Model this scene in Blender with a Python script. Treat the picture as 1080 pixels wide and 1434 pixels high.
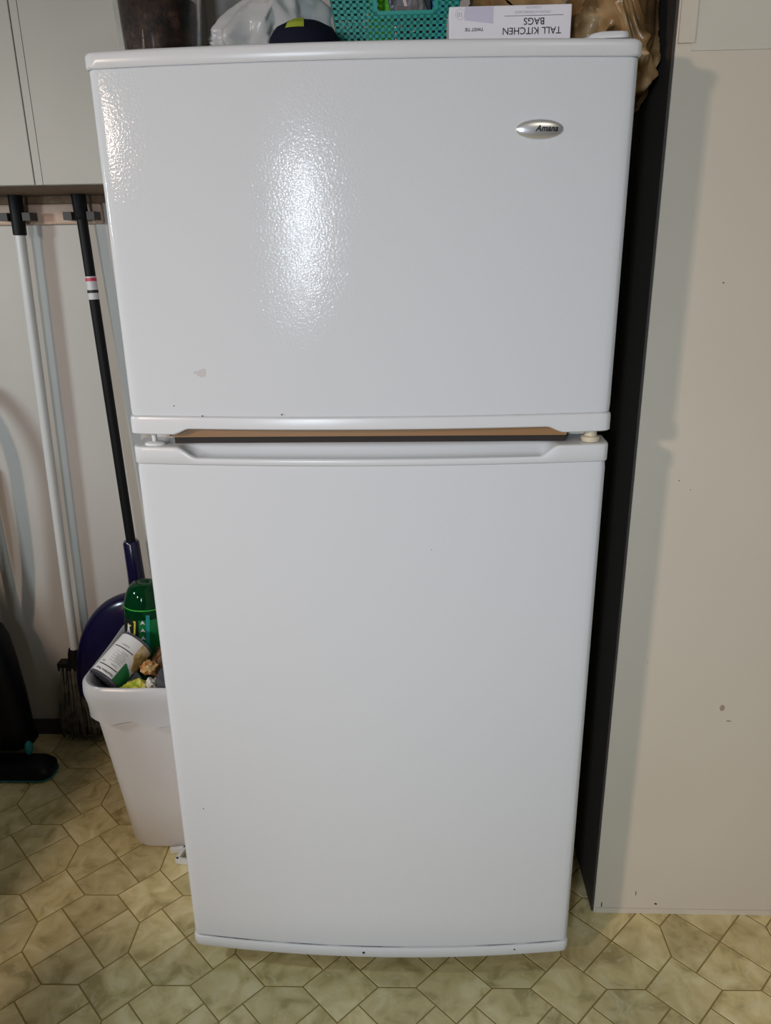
import bpy, bmesh, math, random
from mathutils import Vector, Matrix, Euler, noise
random.seed(7)
PI = math.pi
S = bpy.context.scene
for o in list(bpy.data.objects): bpy.data.objects.remove(o)
COL = S.collection

# ------------------------------------------------------------------ camera
CAM = Vector((0.0707, -1.1806, 1.3853)); PITCH, YAW, ROLL, FPX = 0.33283, -0.03829, -0.01524, 1080.0
fw = Vector((math.sin(YAW)*math.cos(PITCH), math.cos(YAW)*math.cos(PITCH), -math.sin(PITCH)))
rt = Vector((math.cos(YAW), -math.sin(YAW), 0)); up = rt.cross(fw)
rt2 = rt*math.cos(ROLL) + up*math.sin(ROLL); up2 = -rt*math.sin(ROLL) + up*math.cos(ROLL)
cd = bpy.data.cameras.new('camera'); cam = bpy.data.objects.new('camera', cd); COL.objects.link(cam)
m = Matrix((rt2, up2, -fw)).transposed().to_4x4(); m.translation = CAM; cam.matrix_world = m
cd.sensor_fit = 'HORIZONTAL'; cd.sensor_width = 36.0; cd.lens = FPX/1080*36.0; cd.clip_start = 0.02
S.camera = cam

# ------------------------------------------------------------------ world, lamps, exposure
w = bpy.data.worlds.new('world'); S.world = w; w.use_nodes = True
w.node_tree.nodes['Background'].inputs[0].default_value = (0.62, 0.72, 0.85, 1)
w.node_tree.nodes['Background'].inputs[1].default_value = 0.3
S.view_settings.view_transform = 'Standard'; S.view_settings.look = 'None'
S.view_settings.exposure = -0.06; S.view_settings.gamma = 1.0; S.view_settings.use_curve_mapping = False
def area(name, loc, target, sx, sy, power, col, spread=PI):
    d = bpy.data.lights.new(name, 'AREA'); d.shape = 'RECTANGLE'; d.size = sx; d.size_y = sy
    d.energy = power; d.color = col; d.spread = spread
    o = bpy.data.objects.new(name, d); COL.objects.link(o); o.location = loc
    o.rotation_euler = (Vector(target)-Vector(loc)).to_track_quat('-Z', 'Y').to_euler(); return o
area('rear_window_light', (-0.70, -3.24, 1.34), (0.45, 0, 0.75), 0.20, 1.00, 12.6, (0.78, 0.88, 1.0), 1.3)
area('floor_fill_light', (0.80, -1.35, 2.40), (0.80, -1.35, 0), 0.45, 0.45, 5.0, (1.0, 0.96, 0.80))  # unseen overhead fill added to brighten the floor
area('sink_task_light', (-1.93, -0.35, 1.52), (-0.9, 0.5, 0.9), 0.20, 0.14, 10.5, (0.82, 0.96, 1.0))
area('stove_lamp', (-1.90, -2.10, 1.85), (0.4, 0.1, 0.2), 0.14, 0.14, 14.0, (1.0, 0.76, 0.60), 2.0)

# ------------------------------------------------------------------ helpers
def link(o, parent=None):
    COL.objects.link(o)
    if parent is not None: o.parent = parent
    return o
def mesh_obj(name, verts, faces, mat, parent=None, smooth=False, mats=None, fm=None):
    me = bpy.data.meshes.new(name); me.from_pydata([tuple(v) for v in verts], [], faces); me.update()
    bm = bmesh.new(); bm.from_mesh(me); bmesh.ops.recalc_face_normals(bm, faces=bm.faces); bm.to_mesh(me); bm.free()
    for mm in (mats or [mat]): me.materials.append(mm)
    if fm:
        for p, k in zip(me.polygons, fm): p.material_index = k
    if smooth: me.shade_smooth() if smooth is True else me.shade_smooth()
    o = link(bpy.data.objects.new(name, me), parent)
    if smooth and smooth is not True:
        try: me.set_sharp_from_angle(angle=math.radians(smooth))
        except Exception: pass
    return o
def bev(o, wd, seg=2, ang=30):
    md = o.modifiers.new('bevel', 'BEVEL'); md.width = wd; md.segments = seg; md.limit_method = 'ANGLE'; md.angle_limit = math.radians(ang)
    return o
class MB:
    def __init__(s): s.v = []; s.f = []
    def add(s, v, f):
        n = len(s.v); s.v += [Vector(p) for p in v]; s.f += [tuple(i+n for i in q) for q in f]; return s
    def box(s, x0, x1, y0, y1, z0, z1):
        v = [(x, y, z) for z in (z0, z1) for y in (y0, y1) for x in (x0, x1)]
        return s.add(v, [(0,2,3,1),(4,5,7,6),(0,1,5,4),(2,6,7,3),(0,4,6,2),(1,3,7,5)])
    def loft(s, rings, c0=True, c1=True):
        n = len(rings[0]); v = [p for r in rings for p in r]; f = []
        for i in range(len(rings)-1):
            for j in range(n):
                k = (j+1) % n; f.append((i*n+j, i*n+k, (i+1)*n+k, (i+1)*n+j))
        if c0: f.append(tuple(range(n))[::-1])
        if c1: f.append(tuple((len(rings)-1)*n+j for j in range(n)))
        return s.add(v, f)
    def tube(s, pts, r, n=10, caps=True):
        pts = [Vector(p) for p in pts]; rr = r if isinstance(r, (list, tuple)) else [r]*len(pts); rings = []
        prev = None
        for i, p in enumerate(pts):
            t = (pts[min(i+1, len(pts)-1)] - pts[max(i-1, 0)]).normalized()
            a = prev if prev is not None else (Vector((0,0,1)) if abs(t.z) < .9 else Vector((1,0,0)))
            u = (a - t*a.dot(t)).normalized(); prev = u; q = t.cross(u)
            rings.append([p + (u*math.cos(2*PI*k/n) + q*math.sin(2*PI*k/n))*rr[i] for k in range(n)])
        return s.loft(rings, caps, caps)
    def lathe(s, prof, n=32, c0=True, c1=True):
        return s.loft([[Vector((r*math.cos(2*PI*k/n), r*math.sin(2*PI*k/n), z)) for k in range(n)] for r, z in prof], c0, c1)
    def build(s, name, mat, parent=None, smooth=False, **k): return mesh_obj(name, s.v, s.f, mat, parent, smooth, **k)
    def xf(s, M): s.v = [M @ p for p in s.v]; return s
def tag(o, label=None, cat=None, group=None, kind=None):
    if label: o['label'] = label
    if cat: o['category'] = cat
    if group: o['group'] = group
    if kind: o['kind'] = kind
    return o
def empty(name, loc=(0,0,0), rot=(0,0,0)):
    o = bpy.data.objects.new(name, None); o.empty_display_size = .05; o.location = loc; o.rotation_euler = rot; return link(o)
def rrect(cx, cy, hx, hy, r, z, n=6):
    out = []
    for sx, sy, a0 in ((1,1,0), (-1,1,PI/2), (-1,-1,PI), (1,-1,1.5*PI)):
        for k in range(n+1):
            a = a0 + k/n*PI/2; out.append(Vector((cx+sx*(hx-r)+r*math.cos(a), cy+sy*(hy-r)+r*math.sin(a), z)))
    return out
def spline(P, n=8):
    P = [Vector(p) for p in P]; out = []
    for i in range(len(P)-1):
        a, b, c, d = P[max(i-1,0)], P[i], P[i+1], P[min(i+2,len(P)-1)]
        for k in range(n):
            t = k/n; out.append(.5*((2*b)+(c-a)*t+(2*a-5*b+4*c-d)*t*t+(3*b-a-3*c+d)*t**3))
    return out+[P[-1]]
def text_mesh(body, size, shear=0, offset=0, align='CENTER', space=1.0):
    c = bpy.data.curves.new('t', 'FONT'); c.body = body; c.size = size; c.shear = shear; c.offset = offset
    c.align_x = align; c.align_y = 'CENTER'; c.space_character = space; c.resolution_u = 4
    o = bpy.data.objects.new('t', c); COL.objects.link(o)
    dg = bpy.context.evaluated_depsgraph_get(); dg.update()
    me = bpy.data.meshes.new_from_object(o.evaluated_get(dg))
    v = [Vector(p.co) for p in me.vertices]; f = [tuple(p.vertices) for p in me.polygons]
    bpy.data.objects.remove(o); bpy.data.curves.remove(c); bpy.data.meshes.remove(me)
    return v, f
def blob(n, fn):
    bm = bmesh.new(); bmesh.ops.create_icosphere(bm, subdivisions=n, radius=1)
    v = [fn(p.co.copy()) for p in bm.verts]; f = [tuple(q.index for q in fc.verts) for fc in bm.faces]; bm.free(); return v, f

# ------------------------------------------------------------------ materials
def M(name, col, rough=.5, metal=0, spec=.5, coat=0, trans=0, alpha=1, ior=1.45):
    mt = bpy.data.materials.new(name); mt.use_nodes = True; b = mt.node_tree.nodes['Principled BSDF']
    b.inputs['Base Color'].default_value = (*col, 1); b.inputs['Roughness'].default_value = rough; b.inputs['Metallic'].default_value = metal
    b.inputs['Specular IOR Level'].default_value = spec; b.inputs['Coat Weight'].default_value = coat
    b.inputs['Transmission Weight'].default_value = trans; b.inputs['Alpha'].default_value = alpha; b.inputs['IOR'].default_value = ior
    return mt
def nt(mt): return mt.node_tree, mt.node_tree.nodes['Principled BSDF']
def coords(t, kind='Object'):
    return t.nodes.new('ShaderNodeTexCoord').outputs[kind]
def noise_node(t, vec, scale, detail=2, rough=.5, dist=0):
    n = t.nodes.new('ShaderNodeTexNoise'); n.inputs['Scale'].default_value = scale; n.inputs['Detail'].default_value = detail
    n.inputs['Roughness'].default_value = rough; n.inputs['Distortion'].default_value = dist; t.links.new(vec, n.inputs['Vector']); return n.outputs['Fac']
def ramp(t, fac, stops):
    r = t.nodes.new('ShaderNodeValToRGB'); e = r.color_ramp.elements
    while len(e) < len(stops): e.new(.5)
    for q, (p, c) in zip(e, stops): q.position = p; q.color = (*c, 1)
    t.links.new(fac, r.inputs[0]); return r.outputs[0]
def bump(mt, scale, strength, dist=.001, detail=2):
    t, b = nt(mt); f = noise_node(t, coords(t), scale, detail)
    n = t.nodes.new('ShaderNodeBump'); n.inputs['Strength'].default_value = strength; n.inputs['Distance'].default_value = dist
    t.links.new(f, n.inputs['Height']); t.links.new(n.outputs[0], b.inputs['Normal']); return mt
def mottle(mt, scale, stops, detail=3, kind='Object', dist=0):
    t, b = nt(mt); f = noise_node(t, coords(t, kind), scale, detail, .55, dist); t.links.new(ramp(t, f, stops), b.inputs['Base Color']); return mt
def mixc(t, fac, a, bcol):
    n = t.nodes.new('ShaderNodeMix'); n.data_type = 'RGBA'; t.links.new(fac, n.inputs[0])
    for s_, c in ((6, a), (7, bcol)):
        if isinstance(c, tuple): n.inputs[s_].default_value = (*c, 1)
        else: t.links.new(c, n.inputs[s_])
    return n.outputs[2]
def math_node(t, op, a, b=None, clamp=False):
    n = t.nodes.new('ShaderNodeMath'); n.operation = op; n.use_clamp = clamp
    for i, v in enumerate((a, b)):
        if v is None: continue
        if isinstance(v, (int, float)): n.inputs[i].default_value = v
        else: t.links.new(v, n.inputs[i])
    return n.outputs[0]

WHITE = (.65, .68, .715)
m_skin = M('textured_white_enamel', WHITE, .08, spec=.14); 
def skin_nodes():
    t, b = nt(m_skin); c = coords(t)
    f1 = noise_node(t, c, 270, 2.0); n = t.nodes.new('ShaderNodeBump'); n.inputs['Strength'].default_value = .20; n.inputs['Distance'].default_value = .0011
    t.links.new(f1, n.inputs['Height']); t.links.new(n.outputs[0], b.inputs['Normal'])
    # a tan smear and a few specks of wear on the enamel
    sp = t.nodes.new('ShaderNodeSeparateXYZ'); t.links.new(c, sp.inputs[0])
    dx = math_node(t, 'DIVIDE', math_node(t, 'ADD', sp.outputs[0], .252), .0125); dz = math_node(t, 'DIVIDE', math_node(t, 'SUBTRACT', sp.outputs[2], 1.206), .0085)
    r2 = math_node(t, 'ADD', math_node(t, 'MULTIPLY', dx, dx), math_node(t, 'MULTIPLY', dz, dz))
    r2 = math_node(t, 'ADD', r2, math_node(t, 'MULTIPLY', noise_node(t, c, 130, 3), 2.2))
    k = math_node(t, 'MULTIPLY', math_node(t, 'LESS_THAN', r2, 1.75), .45)
    t.links.new(mixc(t, k, WHITE, (.45, .40, .36)), b.inputs['Base Color'])
skin_nodes()
m_trim = M('white_plastic_trim', (.68, .70, .725), .26, spec=.4)
m_scoop = M('pale_blue_plastic', (.66, .71, .76), .2, spec=.5)
m_tan = M('tan_plastic', (.30, .17, .075), .4)  # one even brownish tan for the finger recess
m_gasket = M('grey_gasket', (.10, .10, .10), .7)
m_black = M('black_plastic', (.006, .006, .007), .5, spec=.2)
m_yellowed = M('yellowed_plastic', (.62, .56, .42), .4)
m_chrome = M('satin_chrome', (.80, .80, .80), .30, metal=.75)
m_ink = M('black_ink', (.01, .01, .012), .5)
m_wall = bump(mottle(M('painted_wall', (.5,.47,.44), .55), 3.0, [(.3, (.50,.475,.445)), (.7, (.54,.515,.48))]), 60, .05, .002)
m_panel = bump(mottle(M('painted_panel', (.5,.45,.4), .45), 2.5, [(.3, (.60,.55,.46)), (.7, (.63,.58,.485))]), 80, .05, .002)
m_panel2 = M('painted_upper_panel', (.60, .58, .50), .5)
m_room = M('low_bounce_wall', (.13, .115, .10), .8)  # unseen walls coloured dark to cut bounced light
m_ceil = M('ceiling_paint', (.30, .29, .28), .9)
m_cab = bump(mottle(M('cream_cabinet_paint', (.5,.48,.42), .42), 4, [(.3, (.37,.375,.345)), (.7, (.40,.405,.375))]), 40, .03, .002)
m_cabdark = M('gap_shade_and_plinth', (.12,.11,.09), .8)  # shade colour for the door gap, reused on the plinths
m_particle = mottle(M('brown_particleboard', (.2,.13,.08), .8), 60, [(.3,(.16,.10,.06)),(.7,(.24,.16,.10))])
m_rail = mottle(M('pinkish_wood_rail', (.45,.3,.22), .55), 25, [(.3,(.50,.345,.26)),(.7,(.57,.405,.31))])
m_clip = M('grey_rubber_clip', (.06,.058,.06), .6)
m_grout = M('floor_joint', (.30, .225, .075), .6)
m_tile = M('vinyl_tile', (.45,.4,.25), .42, spec=.4)
def tile_nodes():
    t, b = nt(m_tile); g = t.nodes.new('ShaderNodeNewGeometry').outputs['Position']
    oi = t.nodes.new('ShaderNodeObjectInfo').outputs['Random']
    ad = t.nodes.new('ShaderNodeVectorMath'); ad.operation = 'ADD'; t.links.new(g, ad.inputs[0])
    cb = t.nodes.new('ShaderNodeCombineXYZ'); t.links.new(math_node(t, 'MULTIPLY', oi, 37.0), cb.inputs[2]); t.links.new(cb.outputs[0], ad.inputs[1])
    f = noise_node(t, ad.outputs[0], 19, 3, .5, .7)
    c1 = ramp(t, f, [(.32, (.43,.355,.16)), (.44, (.60,.505,.25)), (.55, (.68,.58,.305)), (.68, (.77,.685,.41))])
    f2 = noise_node(t, ad.outputs[0], 26, 2, .5, 2.2)
    k = math_node(t, 'MULTIPLY', math_node(t, 'SUBTRACT', f2, .56, True), 3.2, True)
    c2 = mixc(t, k, c1, (.70, .65, .44))
    hv = t.nodes.new('ShaderNodeHueSaturation'); t.links.new(c2, hv.inputs['Color'])
    t.links.new(math_node(t, 'ADD', math_node(t, 'MULTIPLY', oi,   .20), .90), hv.inputs['Value']); t.links.new(hv.outputs[0], b.inputs['Base Color'])
    n = t.nodes.new('ShaderNodeBump'); n.inputs['Strength'].default_value = .15; n.inputs['Distance'].default_value = .002
    t.links.new(f2, n.inputs['Height']); t.links.new(n.outputs[0], b.inputs['Normal'])
tile_nodes()

# ------------------------------------------------------------------ the room
XL, XR, YB, YF, ZC = -2.0, 1.7, 0.78, -3.3, 2.44
PX, PY = 0.462, 0.142
def struct(name, mb, mat, parent=None, **k):
    o = mb.build(name, mat, parent, **k); o['kind'] = 'structure'; return o
floor = struct('floor', MB().box(XL, XR, YF, YB, -.06, 0), m_grout)
struct('ceiling', MB().box(XL-.1, XR+.1, YF-.1, YB+.1, ZC, ZC+.06), m_ceil)
wb = struct('wall_back', MB().box(XL-.1, PX, YB, YB+.1, -.06, ZC), m_wall)
wr = struct('wall_right', MB().box(PX, XR+.1, PY, YB+.1, -.06, ZC), m_panel)
rf = MB().box(PX-.004, PX+.001, PY+.003, YB, .001, ZC-.001).build('alcove_shade_sheet', M('alcove_shade_brown', (.045,.04,.036), .6), wr)  # dark sheet paints the shade on the wall beside the refrigerator
struct('wall_left', MB().box(XL-.1, XL, YF-.1, YB, -.06, ZC), m_room)
struct('wall_side', MB().box(XR, XR+.1, YF-.1, PY, -.06, ZC), m_room)
struct('wall_rear', MB().box(XL, XR, YF-.1, YF, -.06, ZC), m_room)
wn = struct('window_1', MB().box(-1.0,-.40,YF,YF+.02,.66,2.06), M('window_glass', (.5,.55,.6), .05))
fr = MB().box(-1.04,-.96,YF,YF+.05,.62,2.10).box(-.44,-.36,YF,YF+.05,.62,2.10).box(-.96,-.44,YF,YF+.05,.62,.68).box(-.96,-.44,YF,YF+.05,2.04,2.10)
fr.build('window_frame', m_trim, wn)
# painted upper board, narrow batten and skirting on the right-hand wall
struct('trim_1', MB().box(PX+.022, XR, PY-.002, PY+.001, 1.652, ZC-.001), m_panel2)
struct('trim_2', MB().box(PX+.002, PX+.026, PY-.005, PY+.001, 1.662, ZC-.001), m_panel)
bb = struct('baseboard_right', MB().box(PX+.004, XR, PY-.0025, PY+.001, .001, .014), m_panel)
struct('baseboard_back', MB().box(XL, -.38, YB-.008, YB+.001, .001, .05), M('dark_skirting', (.05,.045,.04), .6))
m_speck = M('dark_speck', (.03,.025,.022), .8)
m_smudge = M('tan_smudge', (.34,.27,.21), .7)
def speck(x, z, rx, rz, mat=m_speck):
    mb = MB(); n = 8
    mb.loft([[Vector((x+rx*k*math.cos(2*PI*j/n)*random.uniform(.7,1.2), yy, z+rz*k*math.sin(2*PI*j/n)*random.uniform(.7,1.2))) for j in range(n)] for yy, k in ((PY+.0005,1),(PY-.0006,.8))])
    mb.build('scuff_mark', mat, wr)
for a in ((.54,.985,.0012,.0014),(.562,.968,.001,.001),(.722,.985,.001,.002),(.52,.62,.001,.001),(.594,.026,.004,.003),(.549,.055,.001,.008),(.478,.022,.0015,.008),(.575,1.32,.0015,.0015)): speck(*a)
speck(.674,.52,.006,.008,m_smudge); speck(.69,.49,.006,.002,m_smudge)

# floor tiles: squares set on the corner between pairs of clipped squares
U = .03742; OX, OY, TH = .373, -.0445, math.radians(.7)
KINDS = [[(2,0),(0,2),(-2,0),(0,-2)], [(1,1),(2,0),(4,0),(5,1),(3,3)], [(1,-1),(3,-3),(5,-1),(4,0),(2,0)],
         [(-3,3),(-1,1),(0,2),(0,4),(-1,5)], [(0,2),(1,1),(3,3),(1,5),(0,4)]]
def inset(poly, d):
    n = len(poly); out = []; P = [Vector(p) for p in poly]
    ar = sum(P[i].x*P[(i+1)%n].y-P[(i+1)%n].x*P[i].y for i in range(n))
    if ar < 0: P = P[::-1]
    for i in range(n):
        a, b, c = P[i-1], P[i], P[(i+1)%n]; e1 = (b-a).normalized(); e2 = (c-b).normalized()
        n1 = Vector((-e1.y, e1.x)); n2 = Vector((-e2.y, e2.x)); k = 1/(1+n1.dot(n2)); out.append(b+(n1+n2)*d*k)
    return out
def tile_geo(poly):
    P = [Vector(p)*U for p in poly]; a = inset(P, .0015); b = inset(P, .0022)
    return [[Vector((p.x, p.y, z)) for p in q] for q, z in ((a, -.0004), (a, .0005), (b, .0009))]
TM = []
for k in KINDS:
    g = MB().loft(tile_geo(k), False, True); o = g.build('tile', m_tile); TM.append(o.data); bpy.data.objects.remove(o)
def proj(p):
    d = Vector(p)-CAM; z = d.dot(fw)
    return (540+FPX*d.dot(rt2)/z, 717-FPX*d.dot(up2)/z) if z > .1 else (9e9, 9e9)
cand = []; ct, st = math.cos(TH), math.sin(TH)
for i in range(-13, 8):
    for j in range(-16, 6):
        for k, poly in enumerate(KINDS):
            W = [(OX+(ct*(i*6+x)-st*(j*6+y))*U, OY+(st*(i*6+x)+ct*(j*6+y))*U) for x, y in poly]
            if any(x < XL+.002 or x > XR-.002 or y < YF+.002 for x, y in W) or all(y > YB-.004 for x, y in W): continue
            if all(x > PX and y > PY for x, y in W): continue
            q = [proj((x, y, 0)) for x, y in W]
            vis = any(-30 < a < 1110 and b < 1490 for a, b in q) and not all(y > .03 and -.37 < x < .42 for x, y in W)
            cand.append((vis, sum((x-CAM.x)**2+(y-CAM.y)**2 for x, y in W)/len(W), i, j, k))
shown = sorted(c for c in cand if c[0]); shown.sort(key=lambda c: c[1])
rest = [c for c in cand if not c[0]]+shown[300:]
def clip_tile(i, j, k):          # a tile cut along the back wall
    W = [Vector((OX+(ct*(i*6+x)-st*(j*6+y))*U, OY+(st*(i*6+x)+ct*(j*6+y))*U)) for x, y in KINDS[k]]; lim = YB-.0005; out = []
    if all(p.y <= lim for p in W): return None
    for a, b in zip(W, W[1:]+W[:1]):
        if a.y <= lim: out.append(a)
        if (a.y <= lim) != (b.y <= lim): out.append(a.lerp(b, (lim-a.y)/(b.y-a.y)))
    a = inset(out, .0015); b = inset(out, .0020)
    return MB().loft([[Vector((p.x, p.y, z)) for p in q] for q, z in ((a, -.0004), (a, .0005), (b, .0009))], False, True)
for _, _, i, j, k in shown[:300]:
    g = clip_tile(i, j, k)
    if g: g.build('tile', m_tile, floor); continue
    o = bpy.data.objects.new('tile', TM[k]); link(o, floor)
    o.location = (OX+(ct*i*6-st*j*6)*U, OY+(st*i*6+ct*j*6)*U, 0); o.rotation_euler.z = TH
mb = MB()
for _, _, i, j, k in rest:
    g = clip_tile(i, j, k)
    if g: mb.add(g.v, g.f); continue
    g = MB().loft(tile_geo(KINDS[k]), False, True)
    g.xf(Matrix.Translation((OX+(ct*i*6-st*j*6)*U, OY+(st*i*6+ct*j*6)*U, 0)) @ Matrix.Rotation(TH, 4, 'Z')); mb.add(g.v, g.f)
tag(mb.build('tile_field', m_tile, floor), kind='stuff')

# ------------------------------------------------------------------ refrigerator
fridge = tag(empty('refrigerator', (0, .35, 0)), 'large white top-freezer refrigerator with bowed textured doors', 'refrigerator')
def fpart(o, parent=fridge):
    o.parent = parent
    return o
FO = Vector((0, .35, 0))
def fb(mb, name, mat, parent=None, **k):
    mb.v = [p-FO for p in mb.v]; o = mb.build(name, mat, fridge if parent is None else parent, **k); return o
BUL = .0235
def yfront(x, xw, r=.013, y0=0.0):
    y = y0-BUL*(1-(x/xw)**2); e = abs(x)-(xw-r)
    if e > 0: y += r*(1-math.sqrt(max(0, 1-(e/r)**2)))
    return y
def xsamples(xw, extra=()):
    xs = [xw*(-1+2*i/40) for i in range(41)]
    for k in range(1, 8): xs += [s*(xw-.013+.013*math.sin(PI/2*k/7.0)) for s in (-1, 1)]
    xs += list(extra); xs = sorted(set(round(x, 5) for x in xs)); return xs
def slab(xw, rows, yback, extra=(), y0=0.0):
    """rows: (z(x), inset) bottom to top across the bowed front; flat back at yback"""
    xs = xsamples(xw, extra); n = len(xs); mb = MB(); R_ = []
    first = rows[0]; last = rows[-1]
    seq = [(first[0], None)] + list(rows) + [(last[0], None)]
    for z, ins in seq:
        row = []
        for x in xs:
            zz = z(x) if callable(z) else z
            if ins is None: row.append(Vector((x*.998, yback, zz)))
            else:
                sc = (xw-ins)/xw; row.append(Vector((x*sc, yfront(x, xw, .013, y0)+ins, zz)))
        R_.append(row)
    v = [p for r in R_ for p in r]; m_ = len(R_); f = []
    for i in range(m_):
        for j in range(n-1):
            a = i*n; b = ((i+1) % m_)*n; f.append((a+j, a+j+1, b+j+1, b+j))
    f.append(tuple(i*n for i in range(m_))); f.append(tuple(i*n+n-1 for i in range(m_))[::-1])
    mb.add(v, f); return mb
def ss(a, b, x): t = min(1, max(0, (x-a)/(b-a))); return t*t*(3-2*t)
XW = .375
body = fb(MB().box(-.371,.371,.072,.735,.035,1.632), 'cabinet_body', bump(M('white_body', (.62,.62,.62), .4), 230, .2, .001)); bev(body, .006)
fb(MB().box(-.35,.35,.056,.074,1.125,1.615), 'gasket', m_gasket); fb(MB().box(-.35,.35,.056,.074,.075,1.08), 'gasket', m_gasket)
fb(MB().box(-.36,.36,.10,.13,.004,.05), 'kick_grille', m_black)
for sx in (-.33, .33):
    for y in (.16, .68): fb(MB().lathe([(.022,.0),(.022,.012),(.012,.014),(.012,.037)], 16).xf(Matrix.Translation((sx,y,.0017))), 'foot', m_black)
# freezer door
fz = fb(slab(XW, [(1.1375,.004),(1.139,.0005),(1.150,0),(1.40,0),(1.617,0),(1.6195,.002)], .056), 'freezer_door', m_skin, smooth=35)
fb(slab(XW+.003, [(1.6185,.0015),(1.6205,.0),(1.634,0),(1.6375,.0015),(1.6398,.0045),(1.6408,.009)], .058, y0=-.003), 'top_cap', m_trim, fz, smooth=40)
def zlow(x): return 1.1095+.0095*ss(-.308,-.278,x)*(1-ss(.275,.305,x))
EX = [s*(.27+.003*k) for k in range(14) for s in (-1, 1)]
fb(slab(XW+.0015, [(zlow,.0015),(lambda x: zlow(x)+.0015,0),(1.133,0),(1.1365,.001),(1.1385,.004)], .030, EX, y0=-.0035), 'bottom_trim', m_trim, fz, smooth=40)
fb(MB().box(-.312,.310,.006,.034,1.1015,1.128), 'finger_recess', m_tan, fz)
fb(MB().box(-.36,.36,.032,.055,1.112,1.14), 'door_liner_edge', m_trim, fz)
fb(MB().box(-.312,.310,.016,.05,1.0895,1.1014), 'handle_gap_shade', M('handle_shade_brown', (.022,.017,.014), .7), fz)  # dark strip paints the shade in the handle gap
# fresh food door
ff = fb(slab(XW, [(.0765,.003),(.0785,0),(.50,0),(1.05,0),(1.0605,.001)], .056), 'fresh_food_door', m_skin, smooth=35)
def notch(x): return ss(-.305,-.270,x)*(1-ss(.268,.300,x))
def ztop(x): return 1.0885-.0165*notch(x)
xw2 = XW+.0015; xs = xsamples(xw2, EX); rowsP = []
def addrow(fn): rowsP.append([fn(x) for x in xs])
yf = lambda x: yfront(x, xw2, .013, -.002)
addrow(lambda x: Vector((x, .056, 1.0605)))
addrow(lambda x: Vector((x, yf(x)+.002, 1.0605)))
addrow(lambda x: Vector((x, yf(x), 1.0625)))
addrow(lambda x: Vector((x, yf(x), ztop(x)-.003)))
addrow(lambda x: Vector((x*.9985, yf(x)+.001, ztop(x)-.001)))
addrow(lambda x: Vector((x*.997, yf(x)+.003, ztop(x))))
addrow(lambda x: Vector((x*.997, yf(x)+.010, 1.0886-.0168*notch(x))))
addrow(lambda x: Vector((x*.997, yf(x)+.020, 1.0888-.0120*notch(x))))
addrow(lambda x: Vector((x*.997, yf(x)+.027, 1.0889-.0050*notch(x))))
addrow(lambda x: Vector((x*.997, yf(x)+.032, 1.0890)))
addrow(lambda x: Vector((x, .056, 1.0890)))
n = len(xs); f = []; fmi = []; mrows = len(rowsP)
for i in range(mrows):
    for j in range(n-1):
        a = i*n; b = ((i+1) % mrows)*n; f.append((a+j, a+j+1, b+j+1, b+j)); fmi.append(1 if 4 <= i <= 8 and notch((xs[j]+xs[j+1])/2) > .25 else 0)
f.append(tuple(i*n for i in range(mrows))); f.append(tuple(i*n+n-1 for i in range(mrows))[::-1]); fmi += [0, 0]
mb = MB().add([p for r in rowsP for p in r], f)
tt = fb(mb, 'handle_scoop', None, ff, smooth=50, mats=[m_trim, m_scoop], fm=fmi); tt['label'] = 'scooped pale plastic handle along the top of the lower door'
fb(slab(XW+.0015, [(.0500,.005),(.0512,.0015),(.054,0),(.0715,0),(.0740,.0015),(.0748,.004)], .050, y0=-.003), 'bottom_trim', m_trim, ff, smooth=40)
# dark cracked line along the bottom trim, here and there
for x0, x1 in ((-.365,-.21),(-.19,-.10),(-.08,.05),(.19,.27),(.29,.36)):
    mb = MB(); N = 14; A = []; B = []
    for k in range(N+1):
        x = x0+(x1-x0)*k/N; y = yfront(x, XW)-.0004; th = .0011*math.sin(PI*k/N)*random.uniform(.4,1)+.0002
        A.append(Vector((x, y, .0768-th*.3))); B.append(Vector((x, y, .0768+th)))
    mb.add(A+B, [(k, k+1, N+2+k, N+1+k) for k in range(N)]); fb(mb, 'crack_line', m_speck, ff)
for x, z, rr in ((-.03,.064,.003),(.268,.066,.002),(.10,.92,.0008),(-.325,.39,.0012),(-.30,1.155,.001),(-.255,1.14,.0012),(-.13,1.143,.0012)):
    g = MB().lathe([(rr,0),(rr*.6,.0005)], 8); y = yfront(x, XW)-(.0035 if z < .07 else .0035 if z < 1.145 and z > 1.1 else .0002)
    g.xf(Matrix.Translation((x, y, z)) @ Matrix.Rotation(PI/2, 4, 'X')); fb(g, 'chip_mark', m_speck, ff if z < 1 else fz)
# hinges
hc = MB().loft([rrect(.335+.004*k, .040, .030-.0045*k, .022-.002*k, .012, z) for k, z in ((0,1.632),(0,1.646),(.6,1.651),(1.6,1.6535))])
hco = fb(hc, 'hinge_cover', m_trim, smooth=40)
fb(MB().loft([[Vector((x, y, z)) for y, z in ((.026,1.640),(.054,1.640),(.054,h),(.026,h))] for x, h in ((.268,1.642),(.30,1.6465),(.32,1.650))]), 'hinge_cover_tail', m_trim, hco)
fb(MB().box(.330,.362,.0165,.020,1.6415,1.6445), 'hinge_slot', m_black, hco)
ch = fb(MB().lathe([(.0135,1.0895),(.0145,1.092),(.0145,1.097),(.010,1.0985),(.009,1.111)], 20).xf(Matrix.Translation((.350,.018,0))), 'centre_hinge', m_yellowed, smooth=40)
fb(MB().box(.318,.345,.022,.036,1.101,1.107), 'hinge_bracket', m_yellowed, ch)
dp = MB().loft([[Vector((-.343+rx*math.cos(a), .014+ry*math.sin(a), z)) for a in [2*PI*k/20 for k in range(20)]] for rx, ry, z in ((.017,.011,1.0885),(.017,.011,1.0915),(.013,.008,1.0935))])
dpo = fb(dp, 'door_plug', m_trim, smooth=40)
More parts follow.
